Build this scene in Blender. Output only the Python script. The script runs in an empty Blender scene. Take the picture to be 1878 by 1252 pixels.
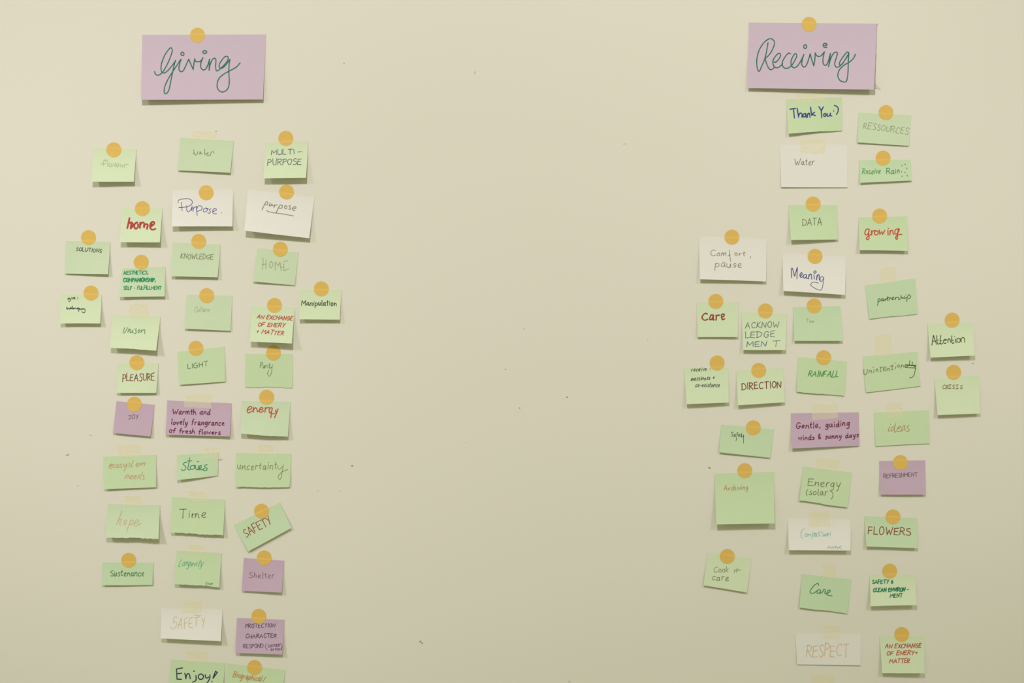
import bpy, math, random
from mathutils import Vector

SC = bpy.context.scene
COL = SC.collection

# ------------------------------------------------------------------ camera, light, exposure
D = 1.878 * 50.0 / 36.0            # camera distance: 1 mm on the wall is one pixel of the 1878 px frame
ZC = 1.5                           # height of the picture centre above the floor
cam_data = bpy.data.cameras.new('camera')
cam_data.lens = 50.0
cam_data.sensor_width = 36.0
cam = bpy.data.objects.new('camera', cam_data)
cam.location = (0, -D, ZC)
cam.rotation_euler = (math.pi / 2, 0, 0)
COL.objects.link(cam)
SC.camera = cam

SC.view_settings.view_transform = 'Standard'
SC.view_settings.look = 'None'
SC.view_settings.gamma = 1.0
SC.view_settings.use_curve_mapping = False
SC.view_settings.exposure = 0.0

world = bpy.data.worlds.new('world')
SC.world = world
world.use_nodes = True
bg = world.node_tree.nodes['Background']
bg.inputs['Color'].default_value = (0.98, 1.02, 0.59, 1)
bg.inputs['Strength'].default_value = 0.345

LAMP_Y, LAMP_Z = -3.0, 4.35        # ceiling spotlights, three metres off the wall


def lamp(name, x, aim, watts, cone, blend, radius=0.16):
    l = bpy.data.lights.new(name, 'SPOT')
    l.energy = watts
    l.color = (1.015, 0.955, 1.03)
    l.spot_size = math.radians(cone)
    l.spot_blend = blend
    l.shadow_soft_size = radius
    o = bpy.data.objects.new(name, l)
    o.location = (x, LAMP_Y, LAMP_Z)
    d = Vector(aim) - o.location
    o.rotation_euler = d.to_track_quat('-Z', 'Y').to_euler()
    COL.objects.link(o)


lamp('ceiling_spotlight', -0.425, (-0.055, 0, 2.08), 386, 48.9, 1.0, 0.14)
lamp('ceiling_spotlight', -4.282, (-1.70, 0, 1.64), 690, 29.0, 1.0, 0.42)
lamp('ceiling_spotlight', 3.301, (1.40, 0, 1.74), 450, 29.0, 1.0, 0.80)


# ------------------------------------------------------------------ helpers
def lin(c):
    r = []
    for v in c:
        v /= 255.0
        r.append(v / 12.92 if v <= 0.04045 else ((v + 0.055) / 1.055) ** 2.4)
    return r


def P3(px, py, h):
    """pixel of the frontal photograph -> point standing h millimetres off the wall"""
    k = (D - h / 1000.0) / D
    return ((px - 939.0) / 1000.0 * k, -h / 1000.0, ZC + (626.0 - py) / 1000.0 * k)


def make_obj(name, verts, faces, mat, parent=None, smooth=True):
    me = bpy.data.meshes.new(name)
    me.from_pydata(verts, [], faces)
    me.materials.append(mat)
    if smooth:
        for p in me.polygons:
            p.use_smooth = True
    me.update()
    if smooth:
        me.set_sharp_from_angle(angle=math.radians(35))
    o = bpy.data.objects.new(name, me)
    COL.objects.link(o)
    if parent:
        o.parent = parent
        o.matrix_parent_inverse = parent.matrix_world.inverted()
    return o


def centre_origin(verts):
    n = len(verts)
    c = [sum(v[i] for v in verts) / n for i in range(3)]
    return c, [(v[0] - c[0], v[1] - c[1], v[2] - c[2]) for v in verts]


def tag(o, label, cat, group=None):
    o['label'] = label
    o['category'] = cat
    if group:
        o['group'] = group


def sstep(a, b, x):
    t = min(1, max(0, (x - a) / (b - a)))
    return t * t * (3 - 2 * t)


# ------------------------------------------------------------------ materials
EXPO = 0.98


def nodes_of(name):
    m = bpy.data.materials.new(name)
    m.use_nodes = True
    nt = m.node_tree
    return m, nt, nt.nodes['Principled BSDF']


def paper_mat(name, albedo, rough=0.85, var=0.02, scale=45.0):
    m, nt, b = nodes_of(name)
    N, L = nt.nodes, nt.links
    tc = N.new('ShaderNodeTexCoord')
    n1 = N.new('ShaderNodeTexNoise')
    n1.inputs['Scale'].default_value = scale
    n1.inputs['Detail'].default_value = 3
    L.new(tc.outputs['Object'], n1.inputs['Vector'])
    mix = N.new('ShaderNodeMix')
    mix.data_type = 'RGBA'
    a = [v * (1 - var) for v in albedo]
    c = [min(1, v * (1 + var)) for v in albedo]
    mix.inputs['A'].default_value = (*a, 1)
    mix.inputs['B'].default_value = (*c, 1)
    L.new(n1.outputs['Fac'], mix.inputs['Factor'])
    L.new(mix.outputs['Result'], b.inputs['Base Color'])
    n2 = N.new('ShaderNodeTexNoise')
    n2.inputs['Scale'].default_value = 1400
    L.new(tc.outputs['Object'], n2.inputs['Vector'])
    bp = N.new('ShaderNodeBump')
    bp.inputs['Strength'].default_value = 0.06
    bp.inputs['Distance'].default_value = 0.0004
    L.new(n2.outputs['Fac'], bp.inputs['Height'])
    L.new(bp.outputs['Normal'], b.inputs['Normal'])
    b.inputs['Roughness'].default_value = rough
    b.inputs['Specular IOR Level'].default_value = 0.15
    return m


GREENS = {
    'lime': paper_mat('lime_green_paper', (0.668, 0.765, 0.515)),
    'green': paper_mat('light_green_paper', (0.612, 0.718, 0.488)),
    'leaf': paper_mat('leaf_green_paper', (0.590, 0.728, 0.448)),
    'mint': paper_mat('mint_green_paper', (0.575, 0.722, 0.465)),
}
PAPER = dict(GREENS)
PAPER['white'] = paper_mat('white_paper', (0.800, 0.778, 0.712), var=0.015)
PAPER['purple'] = paper_mat('mauve_paper', (0.575, 0.420, 0.530))
PAPER['lilac'] = paper_mat('lilac_card', (0.625, 0.500, 0.600))

GOLD = paper_mat('gold_sticker_paper', (0.755, 0.490, 0.118), rough=0.55, var=0.04, scale=120)


def tape_mat():
    """thin crepe film: part of the light passes through (tinted), part is scattered back"""
    m, nt, b = nodes_of('translucent_masking_tape')
    N, L = nt.nodes, nt.links
    N.remove(b)
    out = N['Material Output']
    tc = N.new('ShaderNodeTexCoord')
    n = N.new('ShaderNodeTexNoise')
    n.inputs['Scale'].default_value = 240
    L.new(tc.outputs['Object'], n.inputs['Vector'])
    mix = N.new('ShaderNodeMix')
    mix.data_type = 'RGBA'
    mix.inputs['A'].default_value = (0.368, 0.345, 0.275, 1)
    mix.inputs['B'].default_value = (0.405, 0.383, 0.312, 1)
    L.new(n.outputs['Fac'], mix.inputs['Factor'])
    dif = N.new('ShaderNodeBsdfDiffuse')
    L.new(mix.outputs['Result'], dif.inputs['Color'])
    tr = N.new('ShaderNodeBsdfTransparent')
    tr.inputs['Color'].default_value = (0.60, 0.60, 0.56, 1)
    add = N.new('ShaderNodeAddShader')
    L.new(dif.outputs[0], add.inputs[0])
    L.new(tr.outputs[0], add.inputs[1])
    L.new(add.outputs[0], out.inputs['Surface'])
    return m


TAPE = tape_mat()
INK = {}


def ink_mat(rgb):
    if rgb not in INK:
        m, nt, b = nodes_of('ink_%d' % len(INK))
        N, L = nt.nodes, nt.links
        tc = N.new('ShaderNodeTexCoord')
        n = N.new('ShaderNodeTexNoise')
        n.inputs['Scale'].default_value = 420
        L.new(tc.outputs['Object'], n.inputs['Vector'])
        c = [v * 1.02 for v in lin(rgb)]
        mix = N.new('ShaderNodeMix')
        mix.data_type = 'RGBA'
        mix.inputs['A'].default_value = (*[v * 0.82 for v in c], 1)
        mix.inputs['B'].default_value = (*[min(1, v * 1.18) for v in c], 1)
        L.new(n.outputs['Fac'], mix.inputs['Factor'])
        L.new(mix.outputs['Result'], b.inputs['Base Color'])
        b.inputs['Roughness'].default_value = 0.7
        b.inputs['Specular IOR Level'].default_value = 0.15
        INK[rgb] = m
    return INK[rgb]


def wall_mat():
    m, nt, b = nodes_of('cream_wall_paint')
    N, L = nt.nodes, nt.links
    tc = N.new('ShaderNodeTexCoord')
    n1 = N.new('ShaderNodeTexNoise')
    n1.inputs['Scale'].default_value = 2.2
    n1.inputs['Detail'].default_value = 4
    L.new(tc.outputs['Object'], n1.inputs['Vector'])
    mix = N.new('ShaderNodeMix')
    mix.data_type = 'RGBA'
    mix.inputs['A'].default_value = (0.760, 0.733, 0.622, 1)
    mix.inputs['B'].default_value = (0.778, 0.747, 0.648, 1)
    L.new(n1.outputs['Fac'], mix.inputs['Factor'])
    L.new(mix.outputs['Result'], b.inputs['Base Color'])
    n2 = N.new('ShaderNodeTexNoise')
    n2.inputs['Scale'].default_value = 160
    n2.inputs['Detail'].default_value = 5
    L.new(tc.outputs['Object'], n2.inputs['Vector'])
    bp = N.new('ShaderNodeBump')
    bp.inputs['Strength'].default_value = 0.04
    bp.inputs['Distance'].default_value = 0.001
    L.new(n2.outputs['Fac'], bp.inputs['Height'])
    L.new(bp.outputs['Normal'], b.inputs['Normal'])
    b.inputs['Roughness'].default_value = 0.75
    b.inputs['Specular IOR Level'].default_value = 0.2
    return m


# ------------------------------------------------------------------ the wall
def box(x0, x1, y0, y1, z0, z1):
    v = [(x, y, z) for x in (x0, x1) for y in (y0, y1) for z in (z0, z1)]
    f = [(0, 1, 3, 2), (4, 6, 7, 5), (0, 4, 5, 1), (2, 3, 7, 6), (0, 2, 6, 4), (1, 5, 7, 3)]
    return v, f


WALL = make_obj('wall_back', *box(-4.5, 4.5, 0, 0.12, 0, 4.5), wall_mat(), smooth=False)
WALL['kind'] = 'structure'
bpy.context.view_layer.update()

SCUFF = paper_mat('brown_scuff', (0.36, 0.30, 0.19))
SCUFF_PALE = paper_mat('pale_scuff', (0.56, 0.52, 0.40))


def scuff(px, py, a, b, ang, mat):
    """a chip or speck on the paint: a small irregular flattened bump"""
    rnd = random.Random(int(px * 7 + py))
    n = 12
    ca, sa = math.cos(ang), math.sin(ang)
    V = [P3(px, py, 0.35)]
    for k in range(n):
        t = 2 * math.pi * k / n
        r = rnd.uniform(0.75, 1.15)
        x, y = a * r * math.cos(t), b * r * math.sin(t)
        V.append(P3(px + x * ca - y * sa, py + x * sa + y * ca, 0.02))
    F = [(0, 1 + (k + 1) % n, 1 + k) for k in range(n)]
    make_obj('scuff_mark', V, F, mat, WALL)


for s in [(631, 116, 1.3, 1.3, 0, 0), (1040, 728, 2.2, 1.4, 0, 0), (953, 748, 1.6, 1.2, 0, 0), (646, 854, 2.6, 1.2, .2, 0),
          (583, 900, 2, .8, 0, 1), (623, 900, 2, .8, 0, 1), (771, 1176, 2.2, 1.6, .4, 0), (774, 1179, 2.4, 1.2, .9, 0),
          (854, 811, 1.2, 1, 0, 1), (1044, 1249, 1.6, 1, 0, 0), (124, 834, 3.6, 1.1, -.35, 0), (166, 798, 2.6, 1, 0, 1),
          (396, 241, 1.7, 1.1, 0, 0), (1784, 666, 2.2, 1.1, 0, 0), (1301, 857.5, 2.8, 1.3, .5, 0), (403.5, 843, 4.8, .9, -.15, 0),
          (1652.5, 748.5, 1.4, 1, 0, 1), (1188, 623, 1.2, 1, 0, 1), (871, 133, 1.6, 3, 0, 1), (961, 603, 3, 1, -.5, 1),
          (143, 891, 2.2, .9, 0, 1), (1145, 264, 4, .8, -.3, 1), (927, 677, 1.6, 1.6, 0, 1)]:
    scuff(*s[:5], SCUFF_PALE if s[5] else SCUFF)


# ------------------------------------------------------------------ a note: a curled sheet of paper
class Note:
    def __init__(self, q, d, bow=0.0, jag=0.0, curl=1.7, seed=1, corner=0.0, top=0.0):
        self.q = q                           # TL, TR, BR, BL in photo pixels
        cy = sum(p[1] for p in q) / 4
        dz = LAMP_Z - (ZC + (626 - q[3][1]) / 1000)
        k = abs(LAMP_Y) / dz
        self.gl, self.gr = d[0] * k * 1.22, d[1] * k * 1.22
        self.bow, self.jag, self.curl, self.corner, self.top = bow, jag, curl, corner, top
        self.rnd = random.Random(seed)
        self.ph = self.rnd.uniform(0, 6.28)

    def pos(self, u, v):
        a, b, c, d = self.q
        x = (a[0] * (1 - u) + b[0] * u) * (1 - v) + (d[0] * (1 - u) + c[0] * u) * v
        y = (a[1] * (1 - u) + b[1] * u) * (1 - v) + (d[1] * (1 - u) + c[1] * u) * v
        return x, y

    def uv(self, x, y):
        u = v = 0.5
        for _ in range(8):
            fx, fy = self.pos(u, v)
            e = 1e-3
            ax, ay = self.pos(u + e, v)
            bx, by = self.pos(u, v + e)
            j11, j21 = (ax - fx) / e, (ay - fy) / e
            j12, j22 = (bx - fx) / e, (by - fy) / e
            det = j11 * j22 - j12 * j21
            rx, ry = x - fx, y - fy
            u += (rx * j22 - ry * j12) / det
            v += (ry * j11 - rx * j21) / det
        return u, v

    def h(self, u, v):
        """front face of the paper, millimetres off the wall"""
        uu, vv = min(1, max(0, u)), min(1, max(0, v))
        g = self.gl * (1 - uu) + self.gr * uu
        g *= 1 + self.bow * math.sin(math.pi * uu)
        wave = 0.25 * math.sin(uu * 5 + self.ph) * vv * min(1, g / 4)
        f = vv ** self.curl
        side = 0.35 * (2 * uu - 1) ** 2 * (1 - vv) * vv * 2
        c = self.corner * max(0, uu + vv - 1.45) ** 1.5 * 8
        t = self.top * (1 - vv) ** 3 * abs(2 * uu - 1) ** 1.5
        return 0.55 + g * f + wave + side + c + t


def build_note(name, n, mat, label, cat, group):
    NU, NV = 20, 16
    jag = [n.rnd.uniform(-1, 1) for _ in range(NU + 1)]
    ej = [n.rnd.uniform(-.25, .25) for _ in range(4)]
    H = abs(n.q[3][1] - n.q[0][1])
    V = []
    for layer in (0, 1):
        for j in range(NV + 1):
            for i in range(NU + 1):
                u, v = i / NU, j / NV
                x, y = n.pos(u, v)
                if j == NV:
                    y += n.jag * jag[i] + (0.4 * math.sin(u * 7 + n.ph) if n.jag else 0)
                y += ej[0] * math.sin(math.pi * u) * (1 - v) + ej[1] * math.sin(math.pi * u) * v
                x += ej[2] * math.sin(math.pi * v) * (1 - u) + ej[3] * math.sin(math.pi * v) * u
                V.append(P3(x, y, n.h(u, v) - 0.32 * layer))
    w = NU + 1
    B = w * (NV + 1)
    F = []
    for j in range(NV):
        for i in range(NU):
            a = j * w + i
            F.append((a, a + w, a + w + 1, a + 1))
            F.append((B + a, B + a + 1, B + a + w + 1, B + a + w))
    for i in range(NU):
        a = i
        F.append((a, a + 1, B + a + 1, B + a))
        a = NV * w + i
        F.append((a + 1, a, B + a, B + a + 1))
    for j in range(NV):
        a = j * w
        F.append((a + w, a, B + a, B + a + w))
        a = j * w + NU
        F.append((a, a + w, B + a + w, B + a))
    c, V = centre_origin(V)
    o = make_obj(name, V, F, mat)
    o.location = c
    me = o.data
    for p in me.polygons[2 * NU * NV:]:
        p.use_smooth = False
    tag(o, label, cat, group)
    return o


# ------------------------------------------------------------------ handwriting
def parse(s):
    out = []
    for st in s.split(';'):
        kind, pts = st.strip()[0], st.strip()[1:].split()
        out.append((kind, [tuple(float(q) for q in p.split(',')) for p in pts]))
    return out


G = {
    'A': (.72, 'l0,0 .34,1 .68,0;l.13,.36 .58,.38'),
    'B': (.58, 'l0,1 0,0;c0,1 .45,.9 .4,.6 .05,.52;c.05,.52 .52,.45 .5,.1 0,0'),
    'C': (.62, 'c.6,.86 .38,1 .1,.75 .03,.35 .22,.02 .45,.02 .62,.16'),
    'D': (.64, 'l.02,1 0,0;c-.06,.98 .3,.95 .6,.62 .5,.2 .25,.03 -.04,.02'),
    'E': (.54, 'l.5,1 .02,.97 0,.02 .52,.03;l0,.52 .42,.54'),
    'F': (.50, 'l.5,1 .02,.96 0,-.02;l0,.5 .4,.53'),
    'G': (.64, 'c.58,.86 .36,1 .08,.7 .06,.25 .3,0 .52,.12 .56,.42;l.34,.42 .66,.44'),
    'H': (.58, 'l.02,1 0,0;l.56,1 .54,0;l0,.48 .55,.52'),
    'I': (.10, 'l.05,1 .05,0'),
    'J': (.52, 'l.05,1 .52,1;c.36,1 .36,.5 .3,.08 .15,0 .02,.14'),
    'K': (.55, 'l.02,1 0,0;l.5,1 .03,.45 .55,0'),
    'L': (.48, 'l.02,1 0,0 .48,.03'),
    'M': (.78, 'l0,0 .08,1 .38,.35 .7,1 .78,0'),
    'N': (.60, 'l0,0 .03,1 .53,.02 .6,1'),
    'O': (.62, 'c.34,.98 .1,.8 .03,.4 .2,.04 .42,.04 .6,.4 .52,.85 .3,1'),
    'P': (.50, 'l.03,1 0,-.02;c-.03,.95 .3,1 .5,.8 .4,.55 .02,.44'),
    'R': (.56, 'l.03,1 0,0;c-.03,.95 .3,1 .5,.8 .38,.56 .04,.48;l.16,.5 .56,0'),
    'S': (.50, 'c.5,.9 .3,1 .08,.86 .14,.62 .42,.42 .5,.2 .3,.01 .02,.1'),
    'T': (.64, 'l0,.98 .64,1;l.33,1 .3,0'),
    'U': (.56, 'c0,1 .01,.5 .06,.12 .26,.0 .46,.12 .53,.5 .55,1'),
    'V': (.58, 'l0,1 .28,0 .58,1'),
    'W': (.86, 'l0,1 .2,0 .42,.68 .62,0 .86,1'),
    'X': (.55, 'l0,1 .55,0;l.52,1 .02,0'),
    'Y': (.58, 'l0,1 .28,.5;l.58,1 .2,-.06'),
    'a': (.46, 'c.36,.52 .16,.5 .02,.25 .1,.02 .26,.1 .38,.5;c.38,.5 .36,.15 .42,.0 .48,.06'),
    'b': (.42, 'c.03,1 .02,.5 .02,.02;c.02,.25 .18,.52 .38,.4 .36,.1 .16,0 .02,.08'),
    'c': (.38, 'c.36,.46 .22,.55 .04,.35 .06,.06 .22,0 .38,.1'),
    'd': (.46, 'c.36,.48 .16,.52 .02,.25 .1,.02 .26,.08 .38,.4;c.42,1 .38,.5 .38,.02 .46,.04'),
    'e': (.42, 'c.04,.26 .24,.3 .36,.42 .26,.55 .08,.44 .04,.18 .16,.01 .40,.08'),
    'f': (.36, 'c.40,.92 .28,1.0 .18,.8 .16,.4 .12,-.05;l0,.5 .36,.54'),
    'g': (.44, 'c.36,.5 .16,.53 .03,.28 .12,.05 .28,.14 .38,.5;c.38,.5 .36,0 .32,-.3 .16,-.42 .06,-.28'),
    'h': (.44, 'c.05,1 .03,.5 .01,0;c.02,.2 .14,.46 .28,.52 .38,.4 .38,.15 .42,0'),
    'i': (.14, 'l.06,.52 .07,.01;l.08,.76 .09,.82'),
    'j': (.20, 'c.16,.52 .16,.1 .1,-.3 -.1,-.4;l.16,.78 .17,.84'),
    'k': (.42, 'l.04,1 .01,0;l.36,.54 .04,.25 .42,0'),
    'l': (.14, 'c.06,1 .05,.5 .06,.06 .14,.02'),
    'm': (.66, 'c.04,.52 .03,.3 .01,0;c.02,.2 .12,.46 .24,.52 .31,.4 .31,.02;c.32,.2 .42,.46 .54,.52 .6,.4 .58,.15 .64,0'),
    'n': (.44, 'c.04,.52 .03,.3 .01,0;c.02,.2 .14,.46 .28,.52 .37,.4 .36,.15 .42,0'),
    'o': (.42, 'c.24,.53 .07,.44 .02,.2 .14,.01 .32,.06 .4,.3 .3,.5 .18,.53'),
    'p': (.42, 'c.06,.54 .04,.1 .0,-.45;c.03,.3 .18,.54 .38,.44 .36,.14 .16,.02 .03,.1'),
    'r': (.34, 'c.04,.53 .04,.3 .02,0;c.03,.24 .14,.46 .34,.5'),
    's': (.34, 'c.34,.48 .2,.55 .07,.42 .2,.28 .32,.14 .18,.0 .0,.06'),
    't': (.32, 'c.16,.92 .13,.4 .16,.06 .30,.04;l0,.58 .32,.62'),
    'u': (.44, 'c.02,.53 .02,.2 .12,.01 .28,.1 .37,.5;c.37,.5 .36,.15 .44,.02'),
    'v': (.38, 'l0,.53 .16,.01 .37,.55'),
    'w': (.58, 'l0,.53 .14,.01 .28,.42 .4,.01 .57,.56'),
    'x': (.38, 'l0,.52 .36,0;l.36,.53 0,0'),
    'y': (.42, 'c.0,.53 .06,.2 .16,.08 .32,.25;c.4,.55 .34,.1 .22,-.32 .06,-.42'),
    '&': (.46, 'c.4,.1 .1,.5 .05,.75 .2,.9 .3,.7 .05,.3 .1,.02 .3,.05 .42,.35'),
    '-': (.34, 'l.04,.42 .32,.45'), '+': (.46, 'l.02,.4 .44,.44;l.24,.66 .2,.16'),
    '.': (.12, 'l.05,.0 .07,.04'), ',': (.16, 'l.1,.08 .04,-.14'), ':': (.14, 'l.06,.1 .07,.14;l.07,.42 .08,.46'),
    '(': (.24, 'c.22,1.05 .05,.7 .03,.3 .16,-.1'), ')': (.24, 'c.03,1.05 .2,.7 .2,.3 .05,-.1'),
    ' ': (.34, None),
}
G = {k: (a, parse(s) if s else []) for k, (a, s) in G.items()}

REG = {'A': (240, 30, 6.956), 'B': (1360, 20, 6.956), 'C': (150, 230, 6.26), 'D': (430, 230, 6.262), 'E': (100, 360, 6.262),
       'F': (300, 420, 6.26), 'G': (440, 430, 5.96), 'H': (100, 510, 5.962), 'I': (190, 610, 6.258), 'J': (420, 620, 6.593),
       'K': (170, 800, 6.26), 'L': (400, 810, 5.9625), 'M': (170, 990, 6.26), 'N': (400, 990, 4.78), 'O': (280, 1090, 7.223),
       'P': (280, 800, 11.74), 'Q': (1420, 160, 6.26), 'R': (1420, 340, 5.69), 'S': (1260, 400, 7.825), 'T': (1240, 530, 5.69),
       'U': (1440, 500, 5.443), 'V': (1660, 560, 5.9625), 'W': (1280, 740, 5.217), 'X': (1430, 730, 5.962),
       'Y': (1430, 900, 5.69), 'Z': (1430, 1030, 5.638), 'a': (1270, 990, 11.385), 'b': (1580, 820, 11.38),
       'fl': (180, 285, 31.3), 'wa': (345, 265, 31.3), 'ho': (226, 394, 29.34), 'pu': (478, 364, 26.08), 'HO': (476, 468, 31.3),
       'gi': (118, 540, 31.3), 'en': (444, 734, 26.08), 'hp': (205, 930, 26.08), 'ec': (194, 840, 23.475), 'SA': (308, 1118, 24.71),
       'un': (1580, 654, 18.06), 'id': (1620, 772, 33.54), 'co': (1464, 964, 21.34), 'at': (1704, 610, 26.08), 'pa': (1604, 534, 26.08),
       'Un': (220, 596, 36.1)}


def spline(pts, step=1.0):
    if len(pts) < 3:
        return pts
    out = []
    P = [pts[0]] + list(pts) + [pts[-1]]
    for i in range(1, len(P) - 2):
        p0, p1, p2, p3 = P[i - 1], P[i], P[i + 1], P[i + 2]
        L = math.dist(p1, p2)
        n = max(2, min(12, int(L / step)))
        for k in range(n):
            t = k / n
            out.append(tuple(0.5 * (2 * p1[c] + (p2[c] - p0[c]) * t + (2 * p0[c] - 5 * p1[c] + 4 * p2[c] - p3[c]) * t * t
                                    + (3 * p1[c] - p0[c] - 3 * p2[c] + p3[c]) * t ** 3) for c in (0, 1)))
    out.append(pts[-1])
    return out


def resample(pts, step=2.5):
    out = [pts[0]]
    for a, b in zip(pts, pts[1:]):
        n = max(1, int(math.dist(a, b) / step))
        for k in range(1, n + 1):
            out.append((a[0] + (b[0] - a[0]) * k / n, a[1] + (b[1] - a[1]) * k / n))
    return out


def text_strokes(reg, txt, x0, y0, x1, y1, cap, slant=0.08, xh=None, seed=0, jit=0.045):
    """single-line letters fitted between two baseline points, returned as pixel strokes"""
    rx, ry, s = REG[reg]
    rnd = random.Random(hash_str(txt) + seed)
    gap = 0.17
    tot = sum(G[c][0] + gap for c in txt) - gap
    L = math.hypot(x1 - x0, y1 - y0)
    dx, dy = (x1 - x0) / L, (y1 - y0) / L
    ws = L / tot
    out = []
    cur = 0.0
    for ch in txt:
        adv, sts = G[ch]
        by = rnd.uniform(-.06, .06)
        sc = rnd.uniform(.9, 1.08)
        for kind, pts in sts:
            q = []
            for (a, b) in pts:
                a += rnd.uniform(-jit, jit)
                b += rnd.uniform(-jit, jit)
                if xh and ch.islower():
                    b = b * xh / .53 if b <= .53 else xh + (b - .53) * (1 - xh) / .47
                b = b * sc + by
                lx = (cur + a) * ws + b * cap * slant
                ly = b * cap
                X = x0 + dx * lx + dy * ly
                Y = y0 + dy * lx - dx * ly
                q.append((rx + X / s, ry + Y / s))
            out.append(spline(q, 0.9) if kind == 'c' else q)
        cur += adv + gap
    return out


def hash_str(t):
    h = 7
    for c in t:
        h = (h * 31 + ord(c)) % 100003
    return h


def raw(reg, s):
    """strokes traced as points; 'c' smooth, 'l' straight, 'o' ellipse cx,cy rx,ry"""
    rx, ry, k = REG[reg]
    out = []
    for kind, pts in parse(s):
        if kind == 'o':
            (cx, cy), (a, b) = pts
            pts = [(cx + a * math.cos(t * math.pi / 6), cy + b * math.sin(t * math.pi / 6)) for t in range(13)]
            kind = 'c'
        q = [(rx + x / k, ry + y / k) for x, y in pts]
        out.append(spline(q, 0.9) if kind == 'c' else q)
    return out


def write(note, obj, strokes, width, rgb, label=None):
    width *= 0.88 if width < 1.9 else 1.0
    V, F = [], []
    rnd = random.Random(len(strokes))
    lift = 0.10
    for si, st in enumerate(strokes):
        lift = 0.10 + 0.012 * (si % 7)
        pts = resample(st)
        clean = [pts[0]]
        for p in pts[1:]:
            if math.dist(p, clean[-1]) > 0.05:
                clean.append(p)
        pts = clean
        if len(pts) < 2:
            pts = [pts[0], (pts[0][0] + .2, pts[0][1] + .5)]
        n = len(pts)
        base = len(V)
        # round start and end by tapering
        A, B = pts[0], pts[1]
        l = math.dist(A, B) or 1
        ext = width * 0.42
        pts = [(A[0] - (B[0] - A[0]) / l * ext, A[1] - (B[1] - A[1]) / l * ext)] + pts
        A, B = pts[-1], pts[-2]
        l = math.dist(A, B) or 1
        pts.append((A[0] - (B[0] - A[0]) / l * ext, A[1] - (B[1] - A[1]) / l * ext))
        n = len(pts)
        for i, p in enumerate(pts):
            a = pts[max(0, i - 1)]
            b = pts[min(n - 1, i + 1)]
            d1 = (p[0] - a[0], p[1] - a[1])
            d2 = (b[0] - p[0], b[1] - p[1])
            l1, l2 = math.hypot(*d1) or 1, math.hypot(*d2) or 1
            if i == 0:
                t = (d2[0] / l2, d2[1] / l2)
                m = 1
            elif i == n - 1:
                t = (d1[0] / l1, d1[1] / l1)
                m = 1
            else:
                t = (d1[0] / l1 + d2[0] / l2, d1[1] / l1 + d2[1] / l2)
                lt = math.hypot(*t)
                if lt < 0.2:
                    t = (d1[0] / l1, d1[1] / l1)
                    m = 1
                else:
                    m = min(1.5, 2 / lt)
                    t = (t[0] / lt, t[1] / lt)
            w = width * 0.5 * m * (0.45 if i in (0, n - 1) else 1.0) * (1 + 0.05 * math.sin(i * 0.5 + base))
            for sg in (1, -1):
                x, y = p[0] - t[1] * w * sg, p[1] + t[0] * w * sg
                u, v = note.uv(x, y)
                V.append(P3(x, y, note.h(u, v) + lift + 0.009 * i / n))
        for i in range(n - 1):
            a = base + 2 * i
            F.append((a, a + 1, a + 3, a + 2))
    c = obj.location
    V = [(v[0] - c[0], v[1] - c[1], v[2] - c[2]) for v in V]
    me = bpy.data.meshes.new('handwriting')
    me.from_pydata(V, [], F)
    # all faces look into the room
    for p in me.polygons:
        if p.normal.y > 0:
            p.flip()
    me.materials.append(ink_mat(rgb))
    me.update()
    o = bpy.data.objects.new('handwriting', me)
    COL.objects.link(o)
    o.parent = obj
    if label:
        o['label'] = label
    return o


# ------------------------------------------------------------------ gold dots and tape
def host_depth(notes, x, y, soft=1.6):
    h = 0.0
    for n in notes:
        u, v = n.uv(x, y)
        W = math.dist(n.q[0], n.q[1])
        H = math.dist(n.q[0], n.q[3])
        e = min(u * W, (1 - u) * W, v * H, (1 - v) * H)       # pixels inside the paper
        k = sstep(-soft, 0.0, e)
        h = max(h, n.h(u, v) * k)
    return h


def dot_sticker(cx, cy, notes, label, r=13.7):
    R_, S_ = 9, 40
    V = [P3(cx, cy, host_depth(notes, cx, cy) + 0.26)]
    for layer in (0.26, 0.12):
        if layer == 0.12:
            V.append(P3(cx, cy, host_depth(notes, cx, cy) + 0.12))
        for j in range(1, R_ + 1):
            for i in range(S_):
                t = 2 * math.pi * i / S_
                x, y = cx + r * j / R_ * math.cos(t), cy + r * j / R_ * math.sin(t)
                V.append(P3(x, y, host_depth(notes, x, y) + layer))
    F = []
    half = 1 + R_ * S_
    for b, flip in ((0, False), (half, True)):
        for i in range(S_):
            i2 = (i + 1) % S_
            f = (b, b + 1 + i, b + 1 + i2)
            F.append(f[::-1] if flip else f)
            for j in range(R_ - 1):
                a = b + 1 + j * S_
                f = (a + i, a + S_ + i, a + S_ + i2, a + i2)
                F.append(f[::-1] if flip else f)
    o1 = 1 + (R_ - 1) * S_
    for i in range(S_):
        i2 = (i + 1) % S_
        F.append((o1 + i2, o1 + i, half + o1 + i, half + o1 + i2))
    c, V = centre_origin(V)
    o = make_obj('dot_sticker', V, [f[::-1] for f in F], GOLD)
    fix_normals(o)
    o.location = c
    tag(o, label, 'sticker', 'gold dot stickers on the wall')
    return o


def fix_normals(o):
    import bmesh
    bm = bmesh.new()
    bm.from_mesh(o.data)
    bmesh.ops.recalc_face_normals(bm, faces=bm.faces[:])
    bm.to_mesh(o.data)
    bm.free()


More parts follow.
